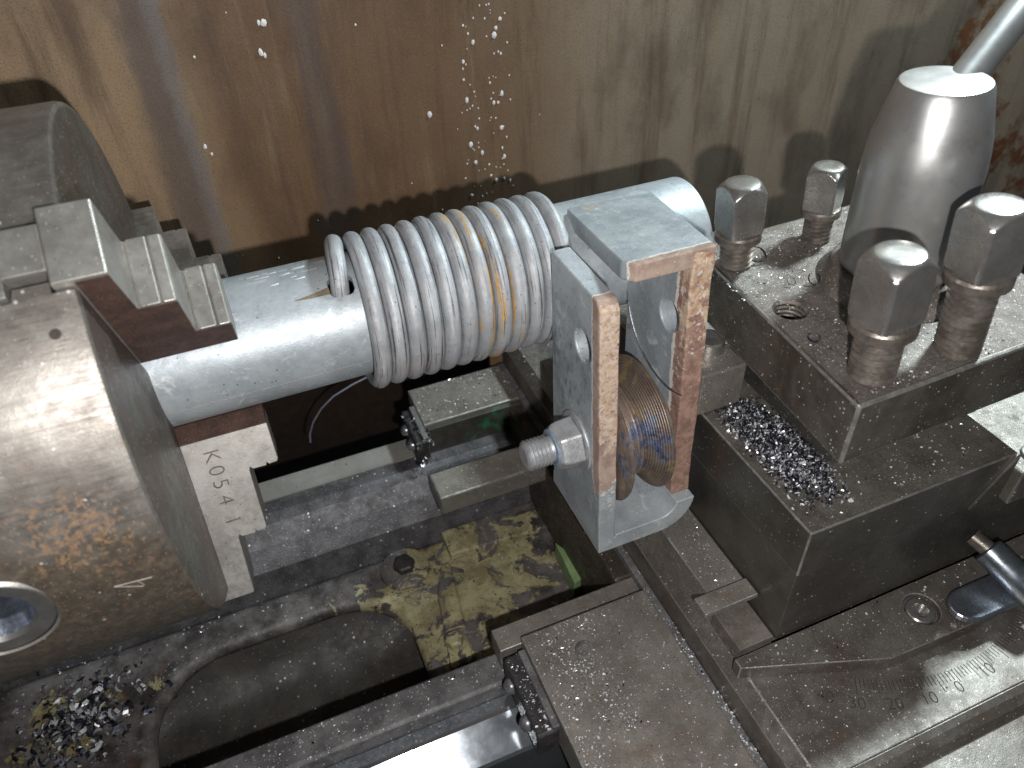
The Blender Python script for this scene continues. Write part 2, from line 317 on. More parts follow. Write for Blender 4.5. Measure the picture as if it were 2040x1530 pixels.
M_greenlight = mat('pale green light patch', (.20, .29, .13), (.15, .22, .10), .08, 0, (.4, .55), bump=.2)
M_black = mat('wiper felt', (.045, .042, .042), (.022, .02, .02), .2, .2, (.4, .6), bump=.8, bscale=.8, patches=(dict(col=(.3, .3, .32), lo=.62, hi=.70, scale=.5, metal=.6, rough=.4),))
M_mark = mat('engraved line', (.055, .048, .042), (.03, .026, .022), .3, .2, (.6, .7), bump=0)
M_stamp = mat('stamped stroke', (.13, .115, .10), (.075, .066, .058), .5, .4, (.5, .7), bump=0)
M_scr = mat('bright scratch', (.55, .50, .44), (.45, .40, .34), .3, .6, (.4, .5), bump=0)
M_lever = mat('smooth lever steel', (.30, .33, .37), (.22, .24, .27), .05, .88, (.22, .34), bump=.06)
M_chipb = mat('dark blue chips', (.055, .062, .090), (.020, .021, .028), .3, .7, (.2, .4), bump=0)
M_chipl = mat('bright chips', (.70, .71, .73), (.52, .53, .56), .3, .35, (.25, .45), bump=0)
M_chipm = mat('grey chips', (.30, .30, .32), (.16, .16, .17), .3, .6, (.22, .4), bump=0)
M_cable = mat('grey cable', (.20, .20, .26), (.16, .16, .20), .1, 0, (.4, .5), bump=0)
M_drop = mat('white coolant spots', (.72, .72, .72), (.60, .60, .62), .3, 0, (.3, .5), bump=0)

def guard_material():
    n = NT('oil stained guard sheet')
    x = n.plane((1, 0, 0), 0); wob = n.math('MULTIPLY', n.math('SUBTRACT', n.noise(.02, 5, .6, (1, 1, .3)), .5), 90.)
    xw = n.math('ADD', x, wob)
    zz = n.plane((0, 0, 1), 0); xs = n.math('ADD', xw, n.math('MULTIPLY', zz, .05))
    tan = (.27, .185, .108); brown = (.135, .078, .040); grey = (.235, .190, .142); red = (.062, .033, .021)
    col = n.mix(n.rng(xs, 0, 60), tan, brown); col = n.mix(n.rng(xs, 130, 300), col, grey)  # stain tones along x; the grey also paints in the lamp-lit side
    s1 = n.noise(.075, 6, .7, (1, 1, .07)); col = n.mix(n.math('MULTIPLY', n.rng(s1, .48, .70), .6), col, red)
    s2 = n.noise(.10, 5, .65, (1, 1, .09)); col = n.mix(n.math('MULTIPLY', n.rng(s2, .52, .72), .45), col, (.24, .175, .10))
    s4 = n.noise(.03, 5, .6, (1, 1, .5)); col = n.mix(n.math('MULTIPLY', n.rng(s4, .45, .7), .5), col, (.06, .035, .022))
    # the long grey-blue weld-smoke streak
    st = n.math('ADD', n.math('ABSOLUTE', n.math('SUBTRACT', n.math('ADD', x, n.math('MULTIPLY', zz, -.02)), 22.)), n.math('MULTIPLY', n.math('SUBTRACT', n.noise(.12, 6, .7, (1, 1, .35)), .5), 16.))
    col = n.mix(n.math('MULTIPLY', n.rng(st, 14, 3), .75), col, (.085, .065, .060))
    st2 = n.math('ADD', n.math('ABSOLUTE', n.math('SUBTRACT', x, 31.)), n.math('MULTIPLY', n.math('SUBTRACT', n.noise(.35, 6, .8, (1, 1, .5)), .5), 12.))
    col = n.mix(n.math('MULTIPLY', n.rng(st2, 6, 1), .5), col, (.15, .145, .15))
    st3 = n.math('ADD', n.math('ABSOLUTE', n.math('SUBTRACT', x, 92.)), n.math('MULTIPLY', n.math('SUBTRACT', n.noise(.06, 6, .7, (1, 1, .2)), .5), 60.))
    col = n.mix(n.math('MULTIPLY', n.rng(st3, 15, 4), .55), col, (.075, .058, .055))
    fl = n.noise(.40, 3, .6, (1, 1, .16)); col = n.mix(n.math('MULTIPLY', n.math('MULTIPLY', n.rng(fl, .66, .72), .75), n.rng(x, 180, 320)), col, (.07, .045, .025))
    rs = n.noise(.03, 6, .7); rs = n.math('ADD', rs, n.math('MULTIPLY', n.math('SUBTRACT', n.rng(x, 400, 520), 1.), .3)); col = n.mix(n.rng(rs, .50, .60), col, (.13, .05, .02))
    g = n.noise(1.2, 4, .7); col = n.mix(n.math('MULTIPLY', n.rng(g, .48, .66), .5), col, (.04, .028, .02)); g2 = n.noise(.5, 5, .8); col = n.mix(n.math('MULTIPLY', n.rng(g2, .5, .68), .12), col, (.26, .21, .15))
    n.l(col, n.b.inputs['Base Color']); n.l(n.rng(n.noise(.05, 5), .3, .7, .42, .68), n.b.inputs['Roughness']); n.b.inputs['Specular IOR Level'].default_value = .35
    bp = n.n('ShaderNodeBump'); bp.inputs['Strength'].default_value = .18; bp.inputs['Distance'].default_value = .0006
    n.l(n.math('ADD', n.noise(.9, 5, .7), n.math('MULTIPLY', n.noise(.03, 3), 3.)), bp.inputs['Height']); n.l(bp.outputs[0], n.b.inputs['Normal'])
    return n.m
M_guard = guard_material()

# ------------------------------------------------------------------ the setting: guard sheet and bed
G = 130.0
guard = thing('splash_guard', (250, G, -104), 'tall brown oil-stained splash guard sheet standing behind the lathe', 'splash guard')
MB().prism([(-320, -104), (172, -104), (172, -290), (900, -290), (900, 330), (-320, 330)], lambda a, b, c: (a, c, b), G, G+2.5).build('sheet', M_guard, guard)
spots = MB(); rs = random.Random(3)
def spot(px, pz, r):
    k = 7; st = rs.uniform(1., 1.7); ring = [(px+math.cos(a*6.283/k)*r*rs.uniform(.75, 1.2), G-.05, pz+math.sin(a*6.283/k)*r*st*rs.uniform(.8, 1.2)) for a in range(k)]
    spots.add(ring+[(px, G-.45*r-.1, pz-r*.2)], [(i, (i+1) % k, k) for i in range(k)])
for i in range(130):
    x = rs.choice((rs.gauss(186, 4), rs.gauss(171, 5), rs.gauss(180, 11))); z = rs.uniform(-48, 110); spot(x, z, rs.choice((.25, .3, .4, .5, .5, .7, .95))*rs.uniform(.7, 1.2))
for i in range(20): spot(rs.uniform(20, 210), rs.uniform(-60, 100), rs.uniform(.2, .5))
for x, z, r in ((75.7, 76.2, 1.5), (73.5, 76.5, .8), (71.5, 64, 1.1), (73, 62.5, .8), (186, 55.7, 1.3), (187, 59, .9), (168.9, 25.7, 1.1), (167.7, -28, 1.0), (148, 22, 1.2), (36, 26, .9), (38, 22, .6)): spot(x, z, r)
tag(spots.build('coolant_spots', M_drop, guard, smooth=60, recalc=False), kind='stuff')
wire = MB().tube([(44.9, 126.5, -172), (46, 126.5, -165), (50, 126.4, -156), (57, 126.3, -147), (66, 126.2, -140), (79, 126.2, -135), (94, 126.2, -131)], .55, 8)
tag(wire.build('cable', M_cable, smooth=60), 'thin grey cable curving against the guard in the dark below the pipe', 'cable')

M_darkback = mat('shade-dark backing', (.030, .017, .010), (.016, .010, .007), .03, 0, (.5, .7), bump=.2)
bed = thing('lathe_bed', (40, 0, -300), 'grimy lathe bed casting with polished rails and yellow paint remnants', 'lathe bed')
FX = lambda a, b, c: (c, a, b)
MB().box(-320, 600, 215, 218, -320, -60).build('dark_backing', M_darkback, bed)  # added panel; its near-black colour stands for the shade below the pipe
# a=y, b=z, extruded along x
MB().prism([(75, -175), (75, -160), (91, -160), (92, -161), (92, -300), (80, -300)], FX, -260, 420).build('rear_way', M_way, bed)
MB().prism([(74.8, -300), (74.8, -160.6), (66, -161.0), (60, -163.5), (52, -172), (44, -183), (40, -201), (40, -300)], FX, -260, 420).build('rear_rail_flank', M_flank, bed, bevel=.5)
MB().prism([(-66, -300), (-66, -161), (-67, -160), (-80.5, -160), (-82, -161.2), (-82, -300)], FX, -260, 420).build('front_rail', M_dusty, bed, bevel=.5)
MB().prism([(-82.2, -300), (-82.2, -170), (-90.5, -169), (-105.5, -176.6), (-106.5, -178), (-106.5, -300)], FX, -260, 420).build('front_way', M_vway, bed, bevel=.4)
# web between the rails with its rounded opening
def roundrect(x0, x1, y0, y1, r, k=10):
    o = []
    for cx, cy, a0 in ((x1-r, y1-r, 0), (x0+r, y1-r, 90), (x0+r, y0+r, 180), (x1-r, y0+r, 270)):
        for i in range(k+1): a = R(a0+90*i/k); o.append((cx+r*math.cos(a), cy+r*math.sin(a)))
    return o
FZ = lambda a, b, c: (a, b, c)
web = MB().box(-260, 300, -48, 41, -212, -200).mesh('web')
cut = MB().prism(roundrect(-66, 69, -90, 18, 38), FZ, -230, -190).mesh('cut')
web = smooth_mesh(boolean(web, cut, 'web'), 35)
link('web', web, M_web, bed, bevel=7, seg=5)
fl = MB(); nx, ny = 40, 26
for j in range(ny+1):
    for i in range(nx+1):
        x = -90+i*185/nx; y = -56+j*84/ny; u = max(0, (y-0)/28); fl.v.append((x, y, -236+26*u*u+3*noise.noise((x*.05, y*.05, 2))+14*max(0, (x-55)/40)**2))
fl.f = [(j*(nx+1)+i, j*(nx+1)+i+1, (j+1)*(nx+1)+i+1, (j+1)*(nx+1)+i) for j in range(ny) for i in range(nx)]
fl.build('recess_floor', M_floor, bed, smooth=60)
MB().prism([(103, 22), (103, 41), (165, 41), (165, 18)], FZ, -201, -194).build('pad', M_web, bed, bevel=1.2)
MB().prism([(80, -45), (88, 2), (96, 20), (101.5, 20), (93, -45)], FZ, -201, -196.5).build('rib', M_web, bed, bevel=1.5)
MB().lathe([(0, 15), (3, 14), (4, 11), (4.4, 8)], (76, 27, -201), (0, 0, 1), 28).build('bolt_boss', M_web, bed, smooth=40)
MB().lathe([(0, 6.5), (4, 6.5), (5, 5)], (76, 27, -197), (0, 0, 1), 6).build('hex_bolt', M_black, bed, bevel=.5)
MB().lathe([(0, 5.2), (4, 5.2), (5, 4)], (87, -31, -197), (0, 0, 1), 6).build('hex_bolt', M_web, bed, bevel=.5)
MB().prism([(158, -30), (172, -26), (160, 0)], FZ, -200.5, -186).build('green_light_wedge', M_greenlight, bed, bevel=.6)  # added wedge; its pale green colour stands for light through a gap
MB().box(20, 175, -150, -122, -300, -205).build('green_front', M_greenside, bed, bevel=2)

# ------------------------------------------------------------------ saddle and cross slide
sad = thing('carriage_saddle', (140, 0, -160), 'dusty steel carriage saddle straddling both bed rails', 'saddle')
MB().box(108, 171, -215, -76, -159.6, -138).build('front_wing', M_saddle, sad, bevel=.7, edge=M_edge)
MB().box(98, 172, -75.9, -64, -159.5, -144).build('front_ledge', M_saddle, sad, bevel=.5, edge=M_edge)
MB().box(109.8, 176, 77, 112, -159.6, -140).build('rear_wing', M_saddle, sad, bevel=.7, edge=M_edge)
MB().box(111, 330, 73.5, 76.9, -185, -141.5).build('rear_flank', M_greenside, sad, bevel=.5)
MB().box(100.5, 166, 18, 38, -153, -140).build('bridge_rib', M_saddle, sad, bevel=1.0, edge=M_edge)
MB().box(162.5, 330, -64, 73, -195, -143).build('bridge', M_saddleside, sad, bevel=1.5)
MB().prism([(171.2, -215), (174.8, -215), (174.8, 112), (171.2, 112), (171.2, 80), (171.2, -70)], FZ, -159, -139.5).build('gib_strip', M_dusty, sad, bevel=.3)
def wiper(x0, x1, y0, y1, screws):
    wp = MB().box(x0, x1, y0, y1, -159.4, -142.5).build('wiper', M_black, sad, bevel=1.5, seg=3)
    MB().box(x1-3.2, x1+.05, y0+.6, y1-.6, -158, -140.5).build('wiper_plate', M_dusty, wp, bevel=.5)
    for y in screws:
        MB().lathe([(0, 3.6), (2.4, 3.4), (3.6, 2.2), (3.9, .6)], (x0+.5, y, -150), (-1, 0, .45), 16).build('screw_head', M_chipm, wp, smooth=50)
wiper(97.5, 107.8, -119, -80, (-90, -108)); wiper(101, 109.5, 66, 98, (74, 88))
for (x, y, z) in ((131.5, -93, -138),):
    MB().lathe([(-1, 4.3), (.25, 4.3), (.6, 3.9), (.6, 2.7), (-.8, 2.5), (-.8, .2)], (x, y, z), (0, 0, 1), 24).build('oil_plug', M_dusty, sad, smooth=40)

cs = thing('cross_slide', (240, -40, -159), 'dark steel cross slide with engraved degree scale below the compound slide', 'cross slide')
FY = lambda a, b, c: (a, c, b)
MB().prism([(175, -159), (175, -125.5), (180.5, -120), (345, -120), (345, -159)], FY, -183, 112).build('body', M_swivel, cs, bevel=.4, edge=M_edge)
MB().prism([(-183.1, -159), (-183.1, -120.3), (-186, -121.3), (-189, -124), (-191, -128.5), (-230, -129.5), (-230, -159)], FX, 175.3, 345).build('apron_step', M_swivel, cs, bevel=.4)
# scale ticks follow an arc concentric with the swivel
marks = MB(); cx, cy, rr = 262., -88., 77.0
def tick(a, r0, r1, wd):
    d = Vector((math.cos(a), math.sin(a), 0)); t = Vector((-d.y, d.x, 0))*wd/2; c = Vector((cx, cy, -119.985))
    marks.add([c+d*r0-t, c+d*r1-t, c+d*r1+t, c+d*r0+t], [(0, 1, 2, 3)])
A0 = math.atan2(-160.5-cy, 216.0-cx)
for k in range(0, 56):
    a = A0+k*R(1.12); L = 7.2 if k % 10 == 0 else (5.6 if k % 5 == 0 else 4.2)
    tick(a, 80.5, 80.5+L, .38)
tag(marks.build('graduation_marks', M_mark, cs, recalc=False), kind='stuff')
def flat_text(txt, x, y, z, size, rz, parent, mtl, name='engraved_number'):
    me = text_mesh(txt, size); me.transform(Matrix.Translation(Vector((x, y, z))*S) @ Matrix.Rotation(R(rz), 4, 'Z')); return link(name, me, mtl, parent)
for t, x, y, rz in (('40', 203.1, -157.8, -38), ('30', 212.4, -164.9, -30), ('20', 225.4, -170.8, -22), ('10', 239.1, -174.2, -15), ('0', 253.2, -175.2, -6), ('10', 268.6, -174.2, 6)):
    flat_text(t, x, y, -119.97, 6.8, rz, cs, M_mark)

# ------------------------------------------------------------------ compound slide
cp = thing('compound_slide', (250, -60, -120), 'dark steel compound slide carrying the square tool post', 'compound slide')
MB().box(196, 292.5, -133.6, 60, -69.6, -45).build('top_slide', M_comp, cp, bevel=.6, edge=M_edge)
MB().box(196.6, 291.9, -133.0, 60, -45.2, -44.9).build('top_face', M_comptop, cp)
MB().box(196.3, 360, -133.2, 60, -111.9, -69.9).build('base_slide', M_comp, cp, bevel=.3)
MB().prism([(292.6, -45.4), (292.6, -69.8), (278, -69.8)], FY, -134.8, -133.7).build('corner_wedge', M_comp, cp)
MB().box(292.7, 350, -139, 60, -69.7, -52).build('end_block', M_comptop, cp, bevel=1)
MB().lathe([(0, 5.2), (1.2, 5.0), (1.5, 4.5), (1.5, 2.6), (.4, 2.4), (.4, .2)], (305, -133, -52), (0, 0, 1), 28).build('socket_screw', M_pinion, cp, smooth=40)
MB().box(178, 195.9, -113.2, 60, -119.9, -101).build('gib_ledge', M_saddle, cp, bevel=.5, edge=M_edge)
MB().box(170.8, 195.8, -119.3, -110.6, -101.4, -98.8).build('key_bar', M_saddle, cp, bevel=.5, edge=M_edge)
MB().box(180, 195.9, -132.3, -113.6, -119.9, -110.6).build('gib_end', M_jawrear, cp, bevel=.3)
sw = MB().prism([(176.3, -134.0), (176.3, -138.2), (181, -140), (232.7, -158.1), (252, -158.6), (276, -159), (300, -157), (345, -150), (345, -134.0)], FZ, -119.95, -112).mesh('swivel_plate')
sw = boolean(sw, MB().lathe([(-5, 7.3), (5, 7.3)], (260, -145.5, -112), (0, 0, 1), 40).mesh('c'), 'swivel_plate')
link('swivel_plate', sw, M_swivel, cp, bevel=.4, edge=M_edge)
sc = MB().lathe([(-5, 7.25), (-3.2, 7.2), (-3.2, 6.0), (-1.6, 5.9), (-1.1, 5.4), (-1.1, 3.4), (-3.6, 3.1), (-3.6, .2)], (260, -145.5, -111.9), (0, 0, 1), 32, cap=False).build('cap_screw', M_screw, cp, smooth=40)
lev = MB().tube([(291.5, -133.8, -94), (294, -141, -96)], 3.6, 20).build('lock_lever', M_post, cp, smooth=40)
MB().lathe([(0, 5.6), (.6, 6.4), (24, 6.6), (25, 6)], (293.6, -140.5, -96), (.20, -.9, -.28), 28).build('lever_boss', M_lever, lev, smooth=40)
tng = []
for i in range(13): a = R(95+170*i/12); tng.append((277+9.6*math.cos(a), -153+7.6*math.sin(a)))
tng += [(300, -160.8), (318, -160), (318, -146), (300, -145.6)]
MB().prism(tng, FZ, -111, -107.4).build('lever_tongue', M_lever, lev, bevel=1.0, seg=3)

# ------------------------------------------------------------------ tool post
tp = thing('tool_post', (258, -77, -45), 'square four-way steel tool post with tall clamp screws and bright conical hub', 'tool post')
plate = MB().prism([(203.7, -129.3), (311, -127), (313, -22), (210.5, -24.5)], FZ, -18, 8).mesh('clamp_plate')
plate = boolean(plate, MB().lathe([(-2, 6.0), (30, 6.0)], (217.8, -77.7, -15), (0, 0, 1), 32).mesh('c'), 'clamp_plate')
link('clamp_plate', plate, M_post, tp, bevel=1.1, edge=M_edge)
top = MB().prism([(205.3, -127.8), (309.5, -125.4), (311.4, -23.6), (211.9, -26.1)], FZ, 7.6, 8.06).mesh('top_face')
top = boolean(top, MB().lathe([(-2, 6.4), (30, 6.4)], (217.8, -77.7, -5), (0, 0, 1), 32).mesh('c'), 'top_face')
link('top_face', top, M_posttop, tp)
prof = []
for i in range(12): z = 7.9-i*1.9; prof += [(z, 6.35), (z-.95, 5.5)]
MB().lathe(prof, (217.8, -77.7, 0), (0, 0, 1), 32, cap=False).build('threaded_hole', M_thread, tp, smooth=20)
MB().box(224, 296, -110, -42, -44.8, -18.1).build('core_block', M_comp, tp, bevel=.5)
hb, ht = Vector((263.2, -78.0, 8.1)), Vector((259.9, -76.6, 83))
hax = (ht-hb).normalized()
MB().lathe([(0, 27.5), (1.2, 27.0), (3.0, 24.6), (6, 22.9), (8, 22.4), (8.4, 21.5), (8.4, 19)], hb, hax, 64).build('hub_collar', M_posttop, tp, smooth=35)
hub = MB().lathe([(8.0, 19.3), (9, 19.9), (30, 19.7), (46, 19.4), (52, 19.0), (57, 18.3), (66, 16.2), (73.2, 14.4), (74.4, 13.6), (74.6, 12.8), (74.6, .3)], hb, hax, 96).build('hub', M_hub, tp, smooth=28)
r0 = Vector((264, -80, 76)); r1 = Vector((317, -49, 83)); r2 = r0+(r1-r0)*2.4
def campt(px, py, t): return CAM+t*(fwd+right*((px-1020)/1519.06)+down*((py-765)/1519.06))
MB().tube([Vector((263.4, -76.6, 74.5)), Vector((292.0, -66.5, 91.2)), Vector((340.0, -49.0, 119.5))], 5.6, 32).build('handle', M_hub, hub, smooth=40)
# clamp screws: one built, the others copied
def screw_parts(tl):
    prof = [(-tl-2, 5.0)]
    z = -tl
    while z < -.9: prof += [(z, 5.3), (z+.75, 6.45), (z+1.1, 6.45), (z+1.85, 5.3)]; z += 2.15
    prof += [(0.0, 5.3), (0, 8.2), (.5, 8.8), (3.0, 8.8), (3.8, 8.2), (4, 7)]
    th = MB().lathe(prof, seg=40, ax=(0, 0, 1)).mesh('clamp_screw', 28); return th
def head_mesh():
    # square shank head: rounded corners and a turned, domed end
    h = 23.5; n = 96; rings = []; hw = 6.9; cr = 1.4
    def sq(t, k):
        c, s_ = math.cos(t), math.sin(t); r = hw/max(abs(c), abs(s_)); rc = hw*1.36
        return min(r, rc)
    lay = [(3.9, 1.0, 9.), (5.2, 1.0, 99), (h-5, 1.0, 99)]+[(h-5+5*q/12, 1.0, 9.9-3.7*(q/12)**1.5) for q in range(1, 12)]+[(h-.1, 1., 6.1), (h, .96, 6.1), (h+.02, .5, 6.), (h+.02, .03, 6.)]
    vv = []; ff = []
    for z, k, cap in lay:
        for i in range(n):
            t = 2*math.pi*i/n; r = min(sq(t, 0), cap)*k
            vv.append((r*math.cos(t), r*math.sin(t), z))
    for j in range(len(lay)-1):
        for i in range(n): i2 = (i+1) % n; ff.append((j*n+i, j*n+i2, (j+1)*n+i2, (j+1)*n+i))
    ff.append(tuple(range(n))[::-1]); ff.append(tuple((len(lay)-1)*n+i for i in range(n)))
    b = MB(); b.add(vv, ff); return b.mesh('square_head', 24)
hm = head_mesh()
proto = None
for (x, y, z, tl, lean, rz, k) in ((218.6, -42.7, 8.05, 11, 4.4, 18, 1.0), (259.3, -40.3, 8.05, 12.5, 3.1, 52, .88), (218.0, -118.1, 8.05, 15.5, 4.4, 22, 1.16), (252.6, -119.5, 8.05, 23.5, 5.6, 14, 1.14)):
    th = screw_parts(tl)
    if proto is None:
        proto = link('clamp_screw', th, M_thread); s = proto; h = link('square_head', hm, M_screw); h.parent = s
    else:
        s = proto.copy(); s.data = th; th.materials.append(M_thread); C.objects.link(s); h = proto.children[0].copy(); C.objects.link(h); h.parent = s
    up = (Vector((0, 0, 1))-right*math.tan(R(lean))).normalized()
    base = Vector((x, y, z))+up*tl*k
    adopt(s, tp); s.matrix_basis = Matrix.Translation(base*S) @ up.to_track_quat('Z', 'Y').to_matrix().to_4x4() @ Matrix.Rotation(R(rz), 4, 'Z') @ Matrix.Scale(k, 4)
tb = MB().box(193, 214, -66, -44, -44.8, -24).build('tool_shank', M_saddle, bevel=.8)
tag(tb, 'short square steel tool shank clamped under the tool post behind the bracket', 'tool shank')
MB().lathe([(0, 6.3), (.8, 6.3), (5.0, 6.3), (5.6, 5.6), (5.6, 3.0), (5.0, .2)], (205.5, -51, -24.1), (0, 0, 1), 32).build('screw_end', M_screw, tb, smooth=30)

# ------------------------------------------------------------------ chuck with jaws
RC = 91.2; JA = 124.7
ch = thing('lathe_chuck', (-60, 0, -91), 'large three-jaw steel chuck with rust freckles gripping the pipe', 'chuck')
body = MB().lathe([(-140, 30), (-140, 90), (-139, RC), (-2.0, RC), (-.6, RC-.5), (0, RC-1.8), (0, RC-3), (-.01, 60), (0, 16), (-60, 16)], seg=160).mesh('body')
def radial(a):
    u = Vector((0, math.cos(a), math.sin(a))); t = Vector((0, -math.sin(a), math.cos(a)))
    return u, t, (lambda x, rho, w_: Vector((x, 0, 0))+u*rho+t*w_)
cutter = MB()
H = [(6, 11.3), (-5.8, 11.3), (-5.8, 8.3), (-14.2, 8.3), (-15.0, 11.5), (-32, 11.5)]
Hpoly = H+[(x, -y) for x, y in reversed(H)]
for k in range(3):
    u, t, P = radial(R(JA+120*k))
    cutter.prism(Hpoly, lambda a, b, c, P=P: tuple(P(a, c, b)), 21, 120)
uk, tk, Pk = radial(R(JA+60)); KX = -48.5
cutter.lathe([(60, 15.6), (110, 15.6)], (KX, 0, 0), uk, 48)
body = smooth_mesh(boolean(body, cutter.mesh('cut'), 'body'), 25)
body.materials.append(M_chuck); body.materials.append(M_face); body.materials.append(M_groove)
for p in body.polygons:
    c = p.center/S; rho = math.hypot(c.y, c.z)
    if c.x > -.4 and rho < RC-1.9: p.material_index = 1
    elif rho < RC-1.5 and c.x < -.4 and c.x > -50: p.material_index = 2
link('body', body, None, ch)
MB().lathe([(-80, 40), (-80, 84), (-138, 84)], seg=64).build('back_plate', M_chuck, ch, smooth=30)
# jaws: stepped profile in (x, rho)
JP = [(-5, 30), (31, 30), (31.2, 44.6), (30.6, 45.7), (27.4, 45.9), (26.9, 45.0), (26.4, 46.1), (21.6, 46.0), (20.6, 45.0), (20.2, 46.2), (20.0, 69.3), (19.4, 70.4), (16.4, 70.6), (15.9, 69.7), (15.4, 70.8), (10.6, 70.6), (9.6, 69.7), (9.2, 70.9), (8.4, 93.6), (8.0, 94.2), (-4.6, 94.2), (-5, 93.8)]
def jaw(k, label=None):
    u, t, P = radial(R(JA+120*k)); hw = 10.75; b = MB()
    b.prism(JP, lambda a, r_, c: tuple(P(a, r_, c)), -hw, hw)
    b.box(0, 0, 0, 0, 0, 0); b.v = b.v[:-8]; b.f = b.f[:-6]
    b.prism([(-15.4, 6.6), (-15.4, -6.6), (-4.9, -6.6), (-4.9, 6.6)], lambda a, w_, c: tuple(P(a, c, w_)), 30, 94.0)
    b.prism([(-31, 10.7), (-31, -10.7), (-15.5, -10.7), (-15.5, 10.7)], lambda a, w_, c: tuple(P(a, c, w_)), 30, 92.2)
    j = b.build('jaw', M_jawrear if k == 2 else M_jaw, ch, bevel=.45)
    nose = MB(); q = [(-4.8, 30.02), (30.9, 30.02)]
    vs_ = [P(x, 30.02, s_*10.7) for x in (-4.8, 30.9) for s_ in (-1, 1)]+[P(x, 24.35, s_*3.2) for x in (-4.8, 30.9) for s_ in (-1, 1)]
    nose.add(vs_, [(0, 1, 3, 2), (4, 6, 7, 5), (0, 2, 6, 4), (1, 5, 7, 3), (0, 4, 5, 1), (2, 3, 7, 6)]); nose.build('jaw_nose', M_jawdark, j, bevel=.4)
    if label: tag(j, label)
    # brown cheek overlay, with the unlit flank's shade put into its colour
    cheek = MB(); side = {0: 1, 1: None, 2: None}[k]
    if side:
        cheek.prism([(x if x > -4 else -.2, r_) for x, r_ in [(.3, 30.4), (30.7, 30.4), (30.8, 44.4), (20.0, 45.2), (19.7, 69.2), (9.3, 69.9), (8.2, 92.8), (.3, 92.8)]], lambda a, r_, c: tuple(P(a, r_, c)), side*(hw+.02), side*(hw+.1)); cheek.build('shaded_flank', M_jawdark, j)
    return j
for k, lb in ((0, 'upper jaw with bright ground end facing the camera'), (1, 'lower jaw stamped K054 1'), (2, 'rear jaw seen behind the upper one')): jaw(k, lb)
# stamped code on the lower jaw, reading down its flank
u, t, P = radial(R(JA+120)); sgn = 1 if (P(0, 0, 1)-P(0, 0, 0)).dot(CAM) > 0 else -1; nrm = (P(0, 0, 1)-P(0, 0, 0))*sgn
jw = [o for o in ch.children if o.name.startswith('jaw')][1]
def flank_text(txt, x, rho, size):
    me = text_mesh(txt, size); X = u; Y = Vector((1, 0, 0)); Z = X.cross(Y)
    if Z.dot(nrm) < 0: pass
    mtx = Matrix((( X.x, Y.x, nrm.x, 0), (X.y, Y.y, nrm.y, 0), (X.z, Y.z, nrm.z, 0), (0, 0, 0, 1)))
    me.transform(Matrix.Translation((P(x, rho, sgn*10.78))*S) @ mtx); link('stamped_code', me, M_stamp, jw)
for chx, rho in (('K', 36.8), ('0', 42.6), ('5', 48.0), ('4', 54.6), ('1', 63.2)): flank_text(chx, 8.9, rho, 8.2)
# key pinion
pin = MB().lathe([(86.8, 15.2), (90.0, 15.2), (90.5, 14.6), (90.5, 10.6), (89.3, 9.6)], (KX, 0, 0), uk, 64, cap=False)
sq_n = 64; ring = []
for i in range(sq_n):
    a = 2*math.pi*i/sq_n; r = 6.6/max(abs(math.cos(a)), abs(math.sin(a))); ring.append(r)
ux = Vector((1, 0, 0)); uy = uk.cross(ux)
def kp(a, r, d): return Vector((KX, 0, 0))+uk*d+(ux*math.cos(a)+uy*math.sin(a))*r
vv = [kp(2*math.pi*i/sq_n, 9.6, 89.3) for i in range(sq_n)]+[kp(2*math.pi*i/sq_n, ring[i], 85.6) for i in range(sq_n)]+[kp(2*math.pi*i/sq_n, ring[i], 74) for i in range(sq_n)]
ff = [(j*sq_n+i, j*sq_n+(i+1) % sq_n, (j+1)*sq_n+(i+1) % sq_n, (j+1)*sq_n+i) for j in range(2) for i in range(sq_n)]+[tuple(2*sq_n+i for i in range(sq_n))]
po = pin.build('key_pinion', M_pinion, ch, smooth=25)
so = MB(); so.add(vv, ff); so.build('square_socket', M_socket, po, smooth=25)
MB().lathe([(90.6, 15.3), (91.1, 15.9), (90.4, 16.6)], (KX, 0, 0), uk, 64, cap=False).build('socket_lip', M_jaw, ch, smooth=40)
# scratched marks and a centre punch dot
def surf(x, ang): a = R(ang); return Vector((x, math.cos(a)*(RC+.06), math.sin(a)*(RC+.06)))
scr = MB()
for (xa, aa), (xb, ab) in (((-18, 185.3), (-8.3, 186.0)), ((-18, 185.3), (-11.4, 187.9)), ((-12.2, 185.5), (-11, 187.6))):
    scr.tube([surf(xa+(xb-xa)*i/5, aa+(ab-aa)*i/5) for i in range(6)], .16, 5)
scr.build('scratch_mark', M_scr, ch)
MB().lathe([(91.15, 1.5), (91.25, 1.3), (91.22, .2)], (-7.4, 0, 0), (0, math.cos(R(138.2)), math.sin(R(138.2))), 16).build('punch_dot', M_groove, ch)

